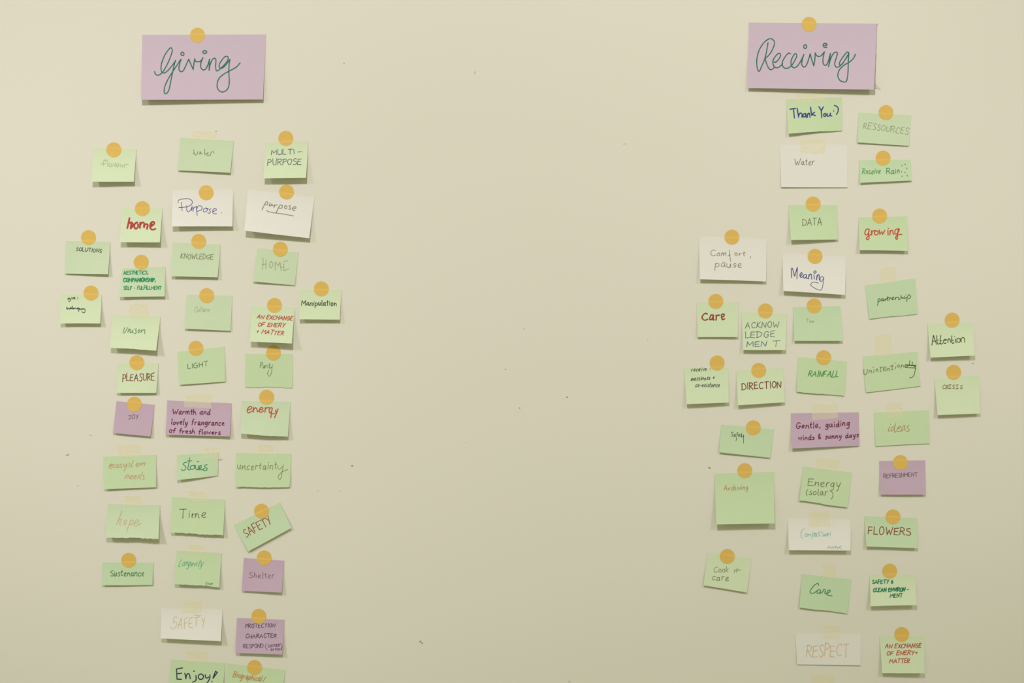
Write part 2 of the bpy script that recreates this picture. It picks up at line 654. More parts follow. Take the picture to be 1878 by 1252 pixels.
def tape_strip(q, notes, label, crease=False):
    NU, NV = 14, 12
    rnd = random.Random(int(q[0][0]))
    jl = [rnd.uniform(-.7, .7) for _ in range(NV + 1)]
    V = []
    for off in (0.18,):
        for j in range(NV + 1):
            for i in range(NU + 1):
                u, v = i / NU, j / NV
                a, b, c, d = q
                x = (a[0] * (1 - u) + b[0] * u) * (1 - v) + (d[0] * (1 - u) + c[0] * u) * v
                y = (a[1] * (1 - u) + b[1] * u) * (1 - v) + (d[1] * (1 - u) + c[1] * u) * v
                if i in (0, NU):
                    x += jl[j]
                ex = 0.0
                if crease:
                    ex = 0.8 * math.exp(-((u + 0.7 * v - 1.25) / .07) ** 2)
                V.append(P3(x, y, host_depth(notes, x, y) + off + ex))
    w = NU + 1
    F = []
    for j in range(NV):
        for i in range(NU):
            a = j * w + i
            F.append((a, a + w, a + w + 1, a + 1))
    c, V = centre_origin(V)
    o = make_obj('tape_strip', V, F, TAPE)
    o.location = c
    tag(o, label, 'tape', 'strips of pale masking tape')
    return o


# ------------------------------------------------------------------ inks
BLACK = (52, 55, 48)
BLUEBLACK = (78, 90, 104)
BLUE = (58, 62, 150)
PENCIL = (122, 126, 92)
FAINT = (152, 160, 118)
GREY = (92, 98, 74)
RED = (186, 62, 52)
DARKRED = (128, 46, 44)
WINE = (112, 36, 76)
GREENPEN = (62, 128, 88)
TEAL = (38, 114, 96)
ORANGE = (202, 146, 110)

# ------------------------------------------------------------------ all notes
# name, paper, quad, shadow drop (left, right), options, description, fastening, writing lines
NOTES = []


def N(short, paper, quad, drop, desc, fix, lines, **kw):
    NOTES.append((short, paper, quad, drop, desc, fix, lines, kw))


# ---- left cluster
N('Giving title', 'lilac', [(261, 63.8), (488, 63.1), (482.4, 182.4), (258.6, 183)], (6.5, 4),
  'large lilac title card reading Giving in green script', ('dot', 362.2, 64.5),
  [(raw('A', 'c302,703 315,738 345,750 380,735 420,690 470,600 515,490 527,430 512,400 480,425 430,500 395,590 385,650 390,700 415,722 450,710 500,660 550,595 572,560;'
        'c572,560 555,610 535,700 505,850 480,950 440,988 425,960 435,890 475,800 530,710 590,620 640,545;'
        'c640,550 618,620 615,680 640,705 670,690 700,630 738,545;l738,545 765,610 795,678;c795,678 805,600 815,540;c815,540 825,570 850,580 890,570 920,525;'
        'c920,525 895,590 892,650 920,682 955,670 985,610 1003,545;l1003,545 1000,600 998,688;c998,688 1010,620 1040,550 1075,535 1085,570 1080,640 1092,692 1120,685 1180,630 1235,560 1238,518 1210,510 1170,545 1130,610 1130,650 1160,662 1210,620 1265,548;'
        'c1265,548 1255,600 1250,700 1255,850 1230,930 1170,965 1120,940 1100,880 1120,800 1180,740 1250,700 1340,650 1395,592;o658,478 20,22;o943,455 25,18'), 2.0, TEAL)])
N('flavour note', 'lime', [(170.8, 270.7), (250.3, 273.1), (245.8, 333), (167.9, 333)], (7, 6),
  'lime green note reading flavour in very faint pencil', ('dot', 208.6, 274.7),
  [(raw('fl', 'c430,330 410,245 345,290 300,380 295,600;l130,480 410,480;l510,240 550,610;c740,440 650,480 620,600 690,650 770,600 790,480;c790,480 800,560 830,610;l890,450 960,640 1020,430;c1020,430 1050,600 1110,650 1170,600 1170,480 1110,440;c1270,480 1270,580 1340,650 1400,600 1400,540;l1480,540 1520,690;c1490,570 1540,520 1640,510 1740,530'), 1.25, (172, 177, 136))])
N('left water note', 'green', [(330.5, 252.4), (428.8, 258), (422.4, 316.7), (326, 312.3)], (2, 3),
  'green note reading water in pencil, below the Giving card', ('tape', [(354, 239.5), (398, 241), (397, 258), (353, 256)]),
  [(raw('wa', 'l325,290 330,470 305,555;c305,555 350,480 400,560 450,610 520,530 570,390;c650,560 660,500 705,400;c705,400 740,480 800,540;c640,530 700,510 760,530;l955,250 952,580;c950,500 1060,530 1165,470 1100,480 1070,570 1120,640 1220,600;l1280,650 1280,540;c1280,560 1350,420 1440,410 1490,480'), 1.4, (138, 144, 104))])
N('multi-purpose note', 'lime', [(487.5, 261.1), (565, 258.7), (561.3, 325.8), (483.5, 327.1)], (8, 8),
  'lime green note reading MULTI-PURPOSE in dark capitals', ('dot', 524.2, 253.5),
  [(text_strokes('D', 'MULTI', 420, 335, 685, 330, 58), 1.3, BLUEBLACK), (raw('D', 'l725,305 770,300'), 1.3, BLUEBLACK),
   (text_strokes('D', 'PURPOSE', 382, 457, 768, 450, 68), 1.3, BLUEBLACK)])
N('blue Purpose note', 'white', [(316.9, 348.2), (428, 347.4), (426.4, 415), (315.3, 415)], (7, 5.5),
  'white note reading Purpose in blue pen with full stop', ('dot', 378.1, 353.3),
  [(raw('C', 'c1105,890 1110,860 1150,845 1220,840 1268,868 1255,910 1200,935 1115,942;l1142,880 1152,978;c1205,920 1205,970 1225,990 1255,960 1265,930;l1265,930 1262,978;'
        'l1275,932 1277,988;c1277,970 1287,945 1312,930;l1315,925 1320,990 1326,1034;c1315,965 1340,922 1378,932 1370,970 1325,985;'
        'c1425,945 1397,962 1400,990 1425,988 1442,965 1425,945 1455,960;c1485,955 1464,968 1478,992 1462,1008 1445,1000;c1502,988 1545,972 1532,950 1503,972 1510,1010 1548,1012;l1603,1000 1607,1006'), 1.3, BLUE)])
N('underlined purpose note', 'white', [(454.8, 347.4), (576.6, 361.7), (567.2, 436.7), (448.4, 422.7)], (9, 6),
  'tilted white note reading purpose, underlined in pencil', ('dot', 525.5, 351.8),
  [(raw('pu', 'l230,200 140,380 62,550;c222,215 280,140 332,185 340,260 285,310 220,290;c455,200 425,300 415,352 470,340 545,255;c545,255 535,330 590,325;l650,290 640,430;c650,380 700,320 795,290;l900,350 820,500 740,690;c890,360 970,300 1045,350 1030,425 950,470 870,440;o1200,412 62,74;c1425,340 1372,345 1390,400 1440,470 1400,515 1340,488;c1530,480 1640,482 1692,440 1640,385 1540,440 1520,520 1575,570 1645,590'), 1.5, (122, 120, 96)),
   (raw('pu', 'c280,570 380,622 700,690 1100,742 1580,830'), 1.4, (122, 120, 96))])
N('red home note', 'lime', [(223, 382.4), (298.1, 381.6), (293.3, 444.3), (219.8, 443.9)], (7, 7),
  'lime green note reading home in thick red marker', ('dot', 261, 382.4),
  [(raw('ho', 'l340,165 285,420 218,720;c320,440 420,395 500,445 530,550 470,650 395,735;l430,440 405,715;c760,395 650,450 595,580 620,700 690,740 770,680 800,580 785,490;l915,405 905,540 895,700;c900,570 980,435 1080,405 1130,480 1112,600 1122,670;c1122,620 1180,505 1280,495 1318,560 1292,660 1275,755;c1480,620 1600,540 1675,450 1640,375 1545,385 1465,480 1440,620 1490,750 1590,790 1735,750;l1520,450 1515,590'), 3.2, (176, 66, 60))])
N('SOLUTIONS note', 'green', [(120.4, 441.5), (202.2, 443.4), (198.2, 502.5), (118.4, 501.4)], (2, 4),
  'green note reading SOLUTIONS in small black capitals', ('dot', 162.3, 435.4),
  [(text_strokes('E', 'SOLUTIONS', 247, 625, 540, 645, 40), 1.25, BLACK)])
N('AESTHETICS note', 'green', [(223.8, 491.8), (303.2, 488.6), (302.1, 543.4), (219, 544.5)], (4.5, 4),
  'green note listing AESTHETICS and SELF-FULFILLMENT in thick green capitals', ('dot', 259, 480.6),
  [(text_strokes('E', 'AESTHETICS,', 792, 897, 1075, 893, 40), 1.7, (44, 148, 98)),
   (text_strokes('E', 'COMPANIONSHIP,', 790, 982, 1160, 978, 42), 2.0, (44, 148, 98)),
   (text_strokes('E', 'SELF - FULFILLMENT', 792, 1072, 1225, 1068, 40), 1.7, (44, 148, 98))])
N('give belonging note', 'lime', [(111.7, 538.8), (186.4, 540), (183.9, 593), (110, 593)], (5.5, 5),
  'lime green note reading give: belonging in small black script', ('dot', 166.8, 537.2),
  [(raw('gi', 'c290,200 230,200 200,270 270,270 300,210;c300,220 350,300 330,370 280,395 220,360;l370,200 400,270;l405,140 418,162;l440,200 480,250 510,170;c520,190 590,190 590,150 540,180 560,250 630,240;l750,148 752,172;l750,232 752,260'), 1.35, BLACK),
   (raw('gi', 'c140,690 130,780 160,850 215,800 160,775;c240,775 270,830 320,820 372,770 330,750 318,810 400,820;c400,810 470,710 450,680 430,780 480,825;c545,780 490,790 500,835 565,800 540,770 590,790;c590,820 605,770 655,770 660,815 705,800;c810,760 750,770 740,830 800,820 822,762;l825,762 852,830 820,970;c880,790 900,850 960,850 972,790;c972,800 1000,850 1060,800 1100,825 1150,830;c1060,850 1110,820 1175,840 1195,930 1160,1030 1100,1050 1030,1010 1005,950'), 1.4, (54, 56, 62))])
N('KNOWLEDGE note', 'green', [(316.8, 444), (404.6, 448.4), (399, 508.3), (313.6, 506.3)], (4, 4),
  'green note reading KNOWLEDGE in grey capitals', ('dot', 364.4, 442.4),
  [(text_strokes('F', 'KNOWLEDGE', 195, 337, 568, 347, 58), 1.15, PENCIL)])
N('pencil HOME note', 'green', [(471.9, 454.8), (547.4, 462.7), (540.7, 523.1), (464.3, 515.9)], (3, 1.2),
  'green note reading HOME in thin pencil capitals', ('dot', 514, 456.8),
  [(raw('HO', 'l205,130 200,480 165,820;l370,270 360,780;l150,515 390,500;c690,350 600,400 570,560 600,690 680,700 740,600 740,440 670,350;l900,870 885,600 905,380;l910,390 1070,600 1172,390;l1175,390 1200,640 1240,880;l1380,360 1610,300;l1400,460 1395,900;l1260,700 1390,670;l1400,890 1690,750'), 1.15, (156, 158, 118))])
N('faint Culture note', 'green', [(342.3, 540.1), (426.2, 542.2), (423, 606.6), (338.3, 602.4)], (3, 2),
  'green note with one barely legible pencil word, above the LIGHT note', ('dot', 379, 541.9),
  [(text_strokes('F', 'Culture', 352, 950, 522, 950, 58, .2), .85, (160, 170, 126))])
N('left exchange note', 'lime', [(461, 561.7), (540.7, 563.4), (535.3, 629.7), (458.5, 626.3)], (8, 10),
  'lime green red-lettered AN EXCHANGE note beside the Manipulation note', ('dot', 503.4, 559.7),
  [(text_strokes('G', 'AN EXCHANGE', 185, 915, 572, 938, 42, .28), 1.5, RED),
   (text_strokes('G', 'OF ENERY', 195, 1003, 488, 1012, 42, .28), 1.5, RED),
   (text_strokes('G', '+ MATTER', 178, 1075, 472, 1102, 45, .28), 1.5, RED)])
N('Manipulation note', 'lime', [(548.7, 531.5), (626.2, 531.8), (623.2, 586), (548.7, 585.2)], (6, 5),
  'lime green note reading Manipulation in black pen', ('dot', 589.3, 529.5),
  [(text_strokes('G', 'Manipulation', 672, 776, 1056, 775, 56, .06, xh=.6), 1.5, BLACK)])
N('Unison note', 'lime', [(206.5, 577.1), (294.6, 580.1), (286.5, 642.5), (201.5, 637.1)], (7.5, 8.5),
  'lime green note reading Unison in slanted green pen', ('tape', [(236, 557), (272, 557), (272, 582), (236, 581)]),
  [(raw('Un', 'c310,160 260,320 220,440 240,510 290,520 380,400 520,150;l600,220 520,480;c535,440 640,290 695,275;c695,285 660,480 720,490 800,410 860,330;c860,330 810,450 840,490 900,490;l978,225 996,236;c1100,240 1040,300 1062,420 1070,500 1010,560 940,555;c1280,300 1210,350 1200,480 1240,490 1310,400 1305,310 1280,300;l1430,310 1385,510;c1410,420 1540,320 1640,300;l1640,300 1642,570'), 1.5, (104, 146, 98))], jag=.3)
N('PLEASURE note', 'lime', [(214, 665.9), (290.6, 665.6), (286.6, 720.2), (213.6, 720.2)], (4.5, 3.5),
  'lime green note reading PLEASURE in dark red capitals', ('dot', 250.9, 664.8),
  [(text_strokes('I', 'PLEASURE', 217, 556, 585, 546, 82), 1.55, (124, 52, 56))])
N('LIGHT note', 'leaf', [(325, 645.1), (412, 635.2), (412.8, 699.5), (329, 705.5)], (2, 1.6),
  'tilted green note reading LIGHT in dark capitals', ('dot', 359.3, 638.4),
  [(text_strokes('I', 'LIGHT', 965, 412, 1200, 380, 56), 1.2, (84, 102, 66))])
N('Purity note', 'leaf', [(449.6, 648.8), (536.5, 648.8), (536.5, 710.6), (449.6, 709.5)], (.5, .4),
  'flat green note reading Purity in thin pen, torn lower edge', ('dot', 501.5, 647),
  [(text_strokes('J', 'Purit', 375, 360, 495, 360, 68, .1), 1.0, (94, 108, 78)),
   (raw('J', 'c492,320 490,350 505,360 522,340;c525,318 518,370 512,420 490,460 466,432 470,410 482,385'), 1.0, (94, 108, 78))], jag=.5)
N('JOY note', 'purple', [(213.6, 735.4), (283.5, 741.8), (276, 800.1), (206.8, 793.7)], (3, 3.5),
  'small mauve note reading JOY in thin pen', ('dot', 246.4, 741),
  [(text_strokes('I', 'JOY', 285, 990, 400, 988, 48, .04), 1.1, (118, 98, 106))])
N('warmth note', 'purple', [(306.6, 733.8), (425.1, 739.4), (421.3, 800.1), (303.4, 796.9)], (4, 5),
  'mauve note about warmth and fresh flowers in purple pen', ('tape', [(339, 722), (388.5, 723), (387, 748.5), (337, 746.5)]),
  [(text_strokes('I', 'Warmth and', 790, 935, 1220, 937, 62, .1), 1.75, WINE),
   (text_strokes('I', 'lovely frangrance', 775, 1052, 1385, 1066, 66, .08), 1.75, WINE),
   (text_strokes('I', 'of fresh flowers', 755, 1143, 1337, 1170, 58, .08), 1.75, WINE)], bow=-.15)
N('red energy note', 'green', [(442.8, 735), (533, 736.8), (528, 800.8), (440.8, 795.2)], (8, 5.5),
  'green note reading energy in red marker', ('dot', 489, 728.1),
  [(raw('en', 'c290,450 400,412 462,360 430,290 350,300 265,400 245,500 275,580 340,592 420,540 500,500;l540,330 542,560;c545,480 610,362 680,372 710,450 730,540 780,500;c830,450 940,440 992,390 960,340 880,350 830,440 832,530 890,572 970,540 1030,490;l1110,330 1090,570;c1105,450 1150,372 1230,347 1310,350;c1440,360 1370,350 1300,440 1300,560 1350,592 1410,520 1450,370;l1450,370 1400,560 1375,820;l1400,635 1560,635;l1610,450 1622,640;l1722,400 1640,620 1545,830'), 1.9, (186, 82, 56))], jag=.25)
N('ecosystem note', 'leaf', [(189.2, 837), (286.6, 833.5), (286.3, 893.1), (190.8, 896.6)], (3.5, 2.2),
  'green note reading ecosystem needs in orange pen', ('tape', [(215.5, 814.5), (258, 814), (258.5, 837.5), (217, 839)]),
  [(raw('ec', 'c150,350 290,310 290,250 200,260 150,340 150,420 220,432 310,370;c155,330 220,270 280,300 180,340;c420,250 360,310 340,400 405,400;c540,260 480,300 470,400 540,390 570,300 540,260;c685,240 630,270 670,330 670,390 600,390;c770,240 770,350 820,350 900,240;c905,220 880,370 820,480 760,550;c1040,200 1000,230 1040,300 1020,370 960,365;c1190,100 1130,230 1100,330 1120,370 1180,360;c1310,300 1390,240 1380,200 1320,240 1290,320 1350,365 1430,310;l1480,200 1445,310;c1450,290 1540,210 1580,220 1550,315;c1550,290 1620,200 1690,200 1660,320'), 1.3, (196, 156, 116)),
   (raw('ec', 'l870,750 810,890;c835,840 920,720 980,722 930,885;c1010,810 1140,800 1170,740 1090,750 1020,860 1080,885 1160,880;c1210,830 1300,790 1320,740 1250,750 1200,840 1240,885 1340,870;c1470,720 1400,760 1380,840 1470,830;c1590,600 1500,760 1480,860 1500,920;c1665,710 1600,740 1640,820 1640,890 1580,900'), 1.3, (198, 160, 122))])
N('Stories note', 'mint', [(324.7, 834), (400, 829), (399.3, 872), (324.3, 880)], (5, .8),
  'small green note reading Stories in dark green script', ('tape', [(374, 820.5), (404.5, 819.5), (403, 841), (372, 842)]),
  [(raw('P', 'c735,560 690,560 655,600 710,650 700,710 650,735 615,705;c797,460 775,600 755,690 780,720 810,710;l745,530 845,525;c880,620 820,640 812,690 860,708 903,670 885,622 905,622 925,632;'
        'c925,632 922,680 945,715 978,700 985,632;c985,632 985,700 1008,715 1020,690 1047,662 1042,625 1012,640 1010,700 1055,715 1090,700 1120,690;c1172,608 1125,622 1122,655 1168,685 1158,730 1110,738 1075,712;l955,546 995,540'), 1.75, (60, 140, 98))])
N('uncertainty note', 'leaf', [(432.7, 830.1), (534.2, 831.8), (531.3, 893.4), (432.7, 892.7)], (3, 2),
  'green note reading uncertainty in grey pencil', ('tape', [(471, 815), (501, 816), (501, 834), (471, 833)]),
  [(text_strokes('L', 'uncertaint', 212, 305, 640, 297, 84, .1), 1.15, PENCIL),
   (raw('L', 'c655,255 655,290 675,298 700,270;c715,248 700,320 690,390 672,408 655,385 680,345 715,320 762,302'), 1.15, PENCIL)], jag=.3)
N('hope note', 'green', [(198, 923.8), (293.3, 926.2), (290.6, 987.7), (193.2, 985.3)], (8, 9),
  'green note reading hope in faint orange, ragged lower edge', ('tape', [(228, 908), (258, 909), (258, 928.5), (228, 927)]),
  [(raw('hp', 'l490,160 380,450 335,560 232,830;c300,690 380,570 470,560 430,660 370,780 440,835;c690,600 610,640 590,760 620,830 690,750 712,640 680,600;l910,620 800,870 715,1190;c890,650 960,605 1015,640 1000,760 930,825 850,820;c1110,755 1230,735 1295,650 1220,592 1130,660 1070,790 1080,880 1150,892 1270,835 1410,770'), 1.3, (200, 172, 134))], jag=.8)
N('Time note', 'leaf', [(315.4, 911), (412.8, 915.8), (409.6, 981.3), (313, 976.5)], (5, 5),
  'green note reading Time in dark pen, ragged lower edge', ('tape', [(345, 899), (379, 901), (379, 920), (345, 918)]),
  [(text_strokes('K', 'Time', 992, 935, 1303, 940, 98, .0, xh=.6), 1.3, (88, 94, 62))], jag=.8)
N('tilted SAFETY note', 'mint', [(428.5, 962.5), (513.5, 921.5), (534.2, 968), (455, 1011)], (3.5, 3),
  'steeply tilted mint green note reading SAFETY in red capitals', ('dot', 479.7, 937),
  [(text_strokes('L', 'SAFETY', 305, 1044, 592, 892, 92, .0), 1.6, (156, 58, 48))])
N('Sustenance note', 'mint', [(187.9, 1030.7), (281.8, 1031.2), (279.4, 1072.3), (186.8, 1072.6)], (3.2, 2),
  'low wide mint green note reading Sustenance', ('dot', 236, 1027),
  [(text_strokes('M', 'Sustenance', 202, 412, 588, 414, 72, .08, xh=.6), 1.4, (66, 124, 70))])
N('Longevity note', 'leaf', [(324.2, 1009.2), (406.4, 1014), (402.4, 1076.3), (319.4, 1070.2)], (6, 4.5),
  'green note reading Longevity in faint teal scrawl', ('tape', [(346, 998), (373, 999), (373, 1015), (346, 1013)]),
  [(text_strokes('M', 'Longevity', 985, 298, 1255, 300, 84, .42), 1.05, (92, 174, 138)),
   (text_strokes('M', 'from', 1290, 518, 1378, 512, 38, .3), .95, (104, 160, 122))], jag=.4)
N('white SAFETY note', 'white', [(295.4, 1115.4), (408, 1117.8), (405.1, 1175.3), (294.6, 1170.2)], (8, 8),
  'white note reading SAFETY in very pale orange', ('tape', [(336, 1100), (370, 1102), (368, 1125), (334, 1124)]),
  [(raw('SA', 'c430,350 330,310 270,400 250,590;c250,590 330,540 400,590 380,700 300,830 220,870 150,840 140,760;l600,350 480,740 430,840;l600,360 625,830;l470,660 620,655;l745,440 740,850;l750,370 910,360;l750,610 890,570;c1140,330 1020,360 970,480 950,620 940,740 1000,800 1120,800;l960,610 1080,600;l1190,235 1500,262;l1200,350 1430,310;l1290,340 1270,720;l1530,390 1620,540;l1670,350 1620,580 1570,800'), 1.2, (208, 188, 148))])
N('Shelter note', 'purple', [(447, 1022.8), (521.3, 1027.7), (516.7, 1086.2), (443.3, 1083.1)], (3, 5),
  'mauve note reading Shelter in thin pen', ('dot', 484.5, 1022.8),
  [(text_strokes('N', 'Shelter', 270, 330, 492, 335, 46, .08, xh=.62), 1.2, (132, 106, 112))])
N('PROTECTION note', 'purple', [(434.6, 1132.9), (521.6, 1136.1), (517.8, 1199.8), (431.6, 1197)], (5.5, 5.5),
  'mauve note reading PROTECTION CHARACTER RESPOND', ('dot', 474.7, 1129.7),
  [(text_strokes('O', 'PROTECTION', 1230, 440, 1620, 432, 52), 1.15, (84, 54, 86)),
   (text_strokes('O', 'CHARACTER', 1232, 577, 1638, 568, 52), 1.2, (78, 50, 80)),
   (text_strokes('O', 'RESPOND', 1200, 710, 1465, 702, 54), 1.15, (90, 58, 90)),
   (text_strokes('O', 'CONVER', 1527, 697, 1684, 684, 34) + text_strokes('O', 'SATION', 1562, 741, 1702, 735, 26)
    + raw('O', 'c1512,648 1490,690 1522,736;c1690,645 1714,680 1700,736'), 1.0, (90, 58, 90))])
N('Enjoy note', 'leaf', [(313.2, 1209), (413.2, 1215.3), (405.5, 1290), (308.5, 1284)], (4, 4),
  'green note reading Enjoy! in navy, cut by the bottom edge', ('tape', [(341, 1193), (380, 1194), (379, 1216), (340, 1214)]),
  [(raw('O', 'l395,970 315,985 322,1118 382,1122;l318,1048 385,1040;c425,1040 435,1080 440,1115;c440,1105 452,1060 475,1045 490,1070 497,1115;c572,1070 575,1120 560,1145 528,1160;l540,1014 556,1010;'
        'c640,1050 610,1065 605,1100 630,1122 665,1110 672,1075 645,1050;c697,1060 700,1090 715,1105 745,1090;c758,1062 755,1110 720,1170 690,1190;l798,1108 832,1014 857,1030 800,1106;l824,1040 806,1090;l783,1148 787,1154'), 2.0, (48, 54, 76))])
N('Biographical note', 'leaf', [(416.4, 1216), (523, 1228.4), (515, 1300), (409.5, 1287)], (4, 4),
  'green note with orange word Biographical, cut by the bottom edge', ('dot', 466.9, 1223.6),
  [(text_strokes('O', 'Biographical', 1062, 1088, 1435, 1152, 86, .15), 1.35, (192, 138, 80)),
   (raw('O', 'l1500,1085 1460,1155'), 1.3, (192, 138, 80))])

# ---- right cluster
N('Receiving title', 'lilac', [(1373.2, 41.3), (1609.1, 43.4), (1603.2, 164.2), (1371.9, 161.6)], (4, 6.5),
  'large lilac title card reading Receiving in green script', ('dot', 1483.9, 44.7),
  [(raw('B', 'c338,405 325,480 310,560 285,640 255,710 225,770 203,740 193,650 205,560 240,470 300,390 370,353 415,385 415,440 380,520 335,578 300,600;'
        'c300,600 315,660 340,720 370,750 405,735 412,725;c410,650 440,652 485,600 497,555 475,540 430,580 400,640 408,695 440,725 485,712 525,670;'
        'c625,548 600,538 560,580 525,640 520,690 550,730 600,725 650,680 690,610 705,565 685,545 655,580 632,640 635,690 665,725 710,705 755,640 795,555;'
        'c795,555 775,620 768,680 795,715 825,695 855,620 875,545;l875,545 895,620 922,700;c922,700 935,620 940,535;c940,535 965,575 1010,575 1058,520;'
        'c1058,520 1040,600 1042,670 1070,695 1100,660 1135,540;l1135,540 1125,620 1110,712;c1110,712 1130,630 1170,545 1215,525 1220,560 1195,640 1190,690 1220,718 1270,690 1330,610 1367,540 1350,525 1330,540 1285,600 1250,660 1255,690 1290,670 1340,590 1370,540;'
        'c1370,540 1362,640 1358,780 1340,890 1300,905 1250,880 1228,820 1250,750 1310,690 1380,650 1430,600 1452,550;o812,455 19,24;c1060,440 1090,435 1080,415 1055,415 1040,440 1060,465 1088,462'), 2.0, TEAL)])
N('Thank You note', 'leaf', [(1442.4, 182.4), (1544.3, 177.6), (1544.9, 239.1), (1446.4, 244.7)], (4, .8),
  'green note reading Thank You with a smiley in blue marker', ('tape', [(1458, 171), (1512, 168.5), (1512, 186), (1458, 189)]),
  [(raw('Q', 'l180,252 245,242;l220,250 232,355;l262,240 280,345;c281,330 288,305 305,295 318,310 318,345;c355,300 333,310 332,338 355,335 363,302;l363,302 367,345;l380,345 383,303;c383,320 395,298 406,305 410,345;l416,228 430,325;l465,285 432,308 472,325;'
        'l512,222 540,265;l563,225 540,268 546,350;o580,318 13,17;c608,300 608,330 625,330 640,318 645,296;c645,296 645,325 662,330;c690,208 725,225 735,265 715,312'), 2.1, (52, 56, 138)),
   (raw('Q', 'l679,260 681,265;l681,275 683,280'), 1.6, (84, 90, 120))], jag=.2)
N('RESSOURCES note', 'green', [(1575, 206.3), (1671.6, 211.1), (1666.8, 267.3), (1573, 261)], (2, 1.2),
  'green note reading RESSOURCES in thin pencil capitals', ('dot', 1625, 206.3),
  [(text_strokes('Q', 'RESSOURCES', 1020, 472, 1535, 540, 72), 1.0, (138, 146, 108))])
N('white Water note', 'white', [(1430.4, 266.2), (1553.9, 265.8), (1554.5, 343.4), (1432.5, 343)], (1.6, 1),
  'large white note reading Water in grey pen', ('tape', [(1468, 254), (1516, 254), (1514, 281), (1467, 280)]),
  [(text_strokes('Q', 'Water', 234, 900, 462, 885, 70, .1, xh=.6), 1.1, (104, 104, 84))])
N('Receive Rain note', 'mint', [(1575.3, 293.9), (1670, 292.6), (1672.4, 331), (1577.8, 335.2)], (3, 2),
  'low wide green note reading Receive Rain with dots for raindrops', ('dot', 1619.7, 289.7),
  [(text_strokes('Q', 'Receive', 1012, 992, 1220, 993, 66, .08, xh=.6), 1.35, (80, 148, 80)),
   (text_strokes('Q', 'Rain', 1290, 997, 1440, 986, 66, .08, xh=.6), 1.4, (74, 136, 74)),
   (raw('Q', 'l1464,894 1466,903;l1501,880 1505,890;l1520,926 1524,937;l1460,965 1464,972;l1497,974 1503,983;l1467,1016 1466,1028;l1526,1008 1530,1021'), 1.5, (74, 112, 74))])
N('DATA note', 'leaf', [(1446, 376), (1535.1, 376), (1536.9, 439.3), (1450.8, 439.8)], (6.5, 3),
  'green note reading DATA in dark capitals', ('dot', 1491.4, 373.9),
  [(text_strokes('R', 'DATA', 297, 418, 497, 409, 74, .02), 1.2, (84, 94, 64))])
N('growing note', 'leaf', [(1574.7, 398), (1663.9, 396.6), (1665.2, 460), (1576.4, 458.6)], (5, 4.5),
  'green note reading growing in red marker', ('dot', 1613.3, 395.9),
  [(raw('R', 'c988,455 960,458 945,497 962,517 985,490 990,455;c990,455 984,510 990,545 975,565 960,552 985,525 1012,508;l1014,470 1017,517;c1017,500 1028,475 1052,470;c1065,470 1046,490 1055,516 1082,506 1082,480 1062,470;'
        'l1095,466 1102,512 1122,480 1132,512 1152,468;l1186,470 1188,516;l1190,446 1191,450;c1208,470 1208,495 1206,517;c1207,500 1218,472 1236,470 1240,500 1248,510;c1298,450 1265,463 1259,500 1284,502 1305,462 1298,450;'
        'c1298,450 1286,510 1286,555 1272,560 1270,532 1300,512 1332,510'), 2.0, (200, 76, 56))])
N('Comfort note', 'white', [(1281.7, 434.2), (1405.4, 438.1), (1405, 516), (1283.6, 511.8)], (5.5, 4),
  'white note reading Comfort, pause in grey pen', ('dot', 1342.4, 434.8),
  [(text_strokes('S', 'Com', 340, 540, 560, 540, 85, .05, xh=.55), 1.2, PENCIL),
   (raw('S', 'l608,458 614,530 626,622;l588,540 622,524'), 1.2, PENCIL),
   (text_strokes('S', 'ort', 680, 540, 835, 540, 72, .05, xh=.58), 1.2, PENCIL), (raw('S', 'l912,550 904,575'), 1.3, PENCIL),
   (text_strokes('S', 'pause', 402, 700, 782, 716, 112, .05), 1.25, PENCIL)])
N('Meaning note', 'white', [(1434.9, 464.4), (1551.5, 470.9), (1549.7, 540.7), (1436.7, 533.3)], (6.5, 5.5),
  'white note reading Meaning in blue pen with looped g', ('dot', 1494.9, 470),
  [(raw('R', 'l178,860 181,962;l190,862 212,950 241,850 236,972;c270,942 290,930 285,908 268,928 275,957 302,950;c328,928 305,938 308,965 330,957 336,930;c336,930 334,965 352,968;l362,928 358,975;c359,960 370,930 386,926 390,978;l414,930 418,977;'
        'o425,903 12,12;l446,938 441,985;c442,970 455,935 467,932 470,988'), 1.8, (72, 74, 142)),
   (raw('R', 'c516,957 490,953 477,985 492,1003 517,962;c517,962 505,1050 495,1085 475,1092 440,1080 390,1050 380,1030 408,1008 460,1018'), 1.35, (82, 84, 130))])
N('partnership note', 'mint', [(1586.6, 523), (1678.8, 510.1), (1683.4, 575.3), (1594.9, 584.5)], (1, .6),
  'tilted green note reading partnership in dark green script', ('tape', [(1614, 492), (1643, 488), (1645, 517), (1616, 521)]),
  [(raw('pa', 'c250,350 210,350 160,420 170,500 240,480 262,370;l180,480 140,680;c410,350 340,360 310,440 350,460 420,380;c420,380 415,450 460,450 500,370 530,390 500,430;c530,390 600,340 640,250 610,400 655,435;l580,330 690,285;l720,320 700,410;c710,350 770,300 800,350 812,385;c830,360 910,290 890,270 850,330 860,400 930,380;l980,290 1000,400;c1000,350 1040,300 1110,270;c1110,270 1190,380 1135,402;l1270,190 1255,380;c1260,330 1320,280 1340,330 1400,320;c1440,240 1400,320 1470,330 1530,290;l1478,163 1490,172;l1572,240 1530,490;c1580,240 1640,160 1722,240 1700,320 1610,355'), 1.55, (72, 110, 62))], jag=.3)
N('red Care note', 'lime', [(1277.8, 553.7), (1354.2, 553.7), (1353.4, 617.9), (1279.5, 617.9)], (3.2, 3.2),
  'lime green note reading Care in thick brown-red marker', ('dot', 1312.8, 552.3),
  [(text_strokes('T', 'Care', 264, 321, 510, 321, 78, .06, xh=.72), 2.4, (148, 64, 46))])
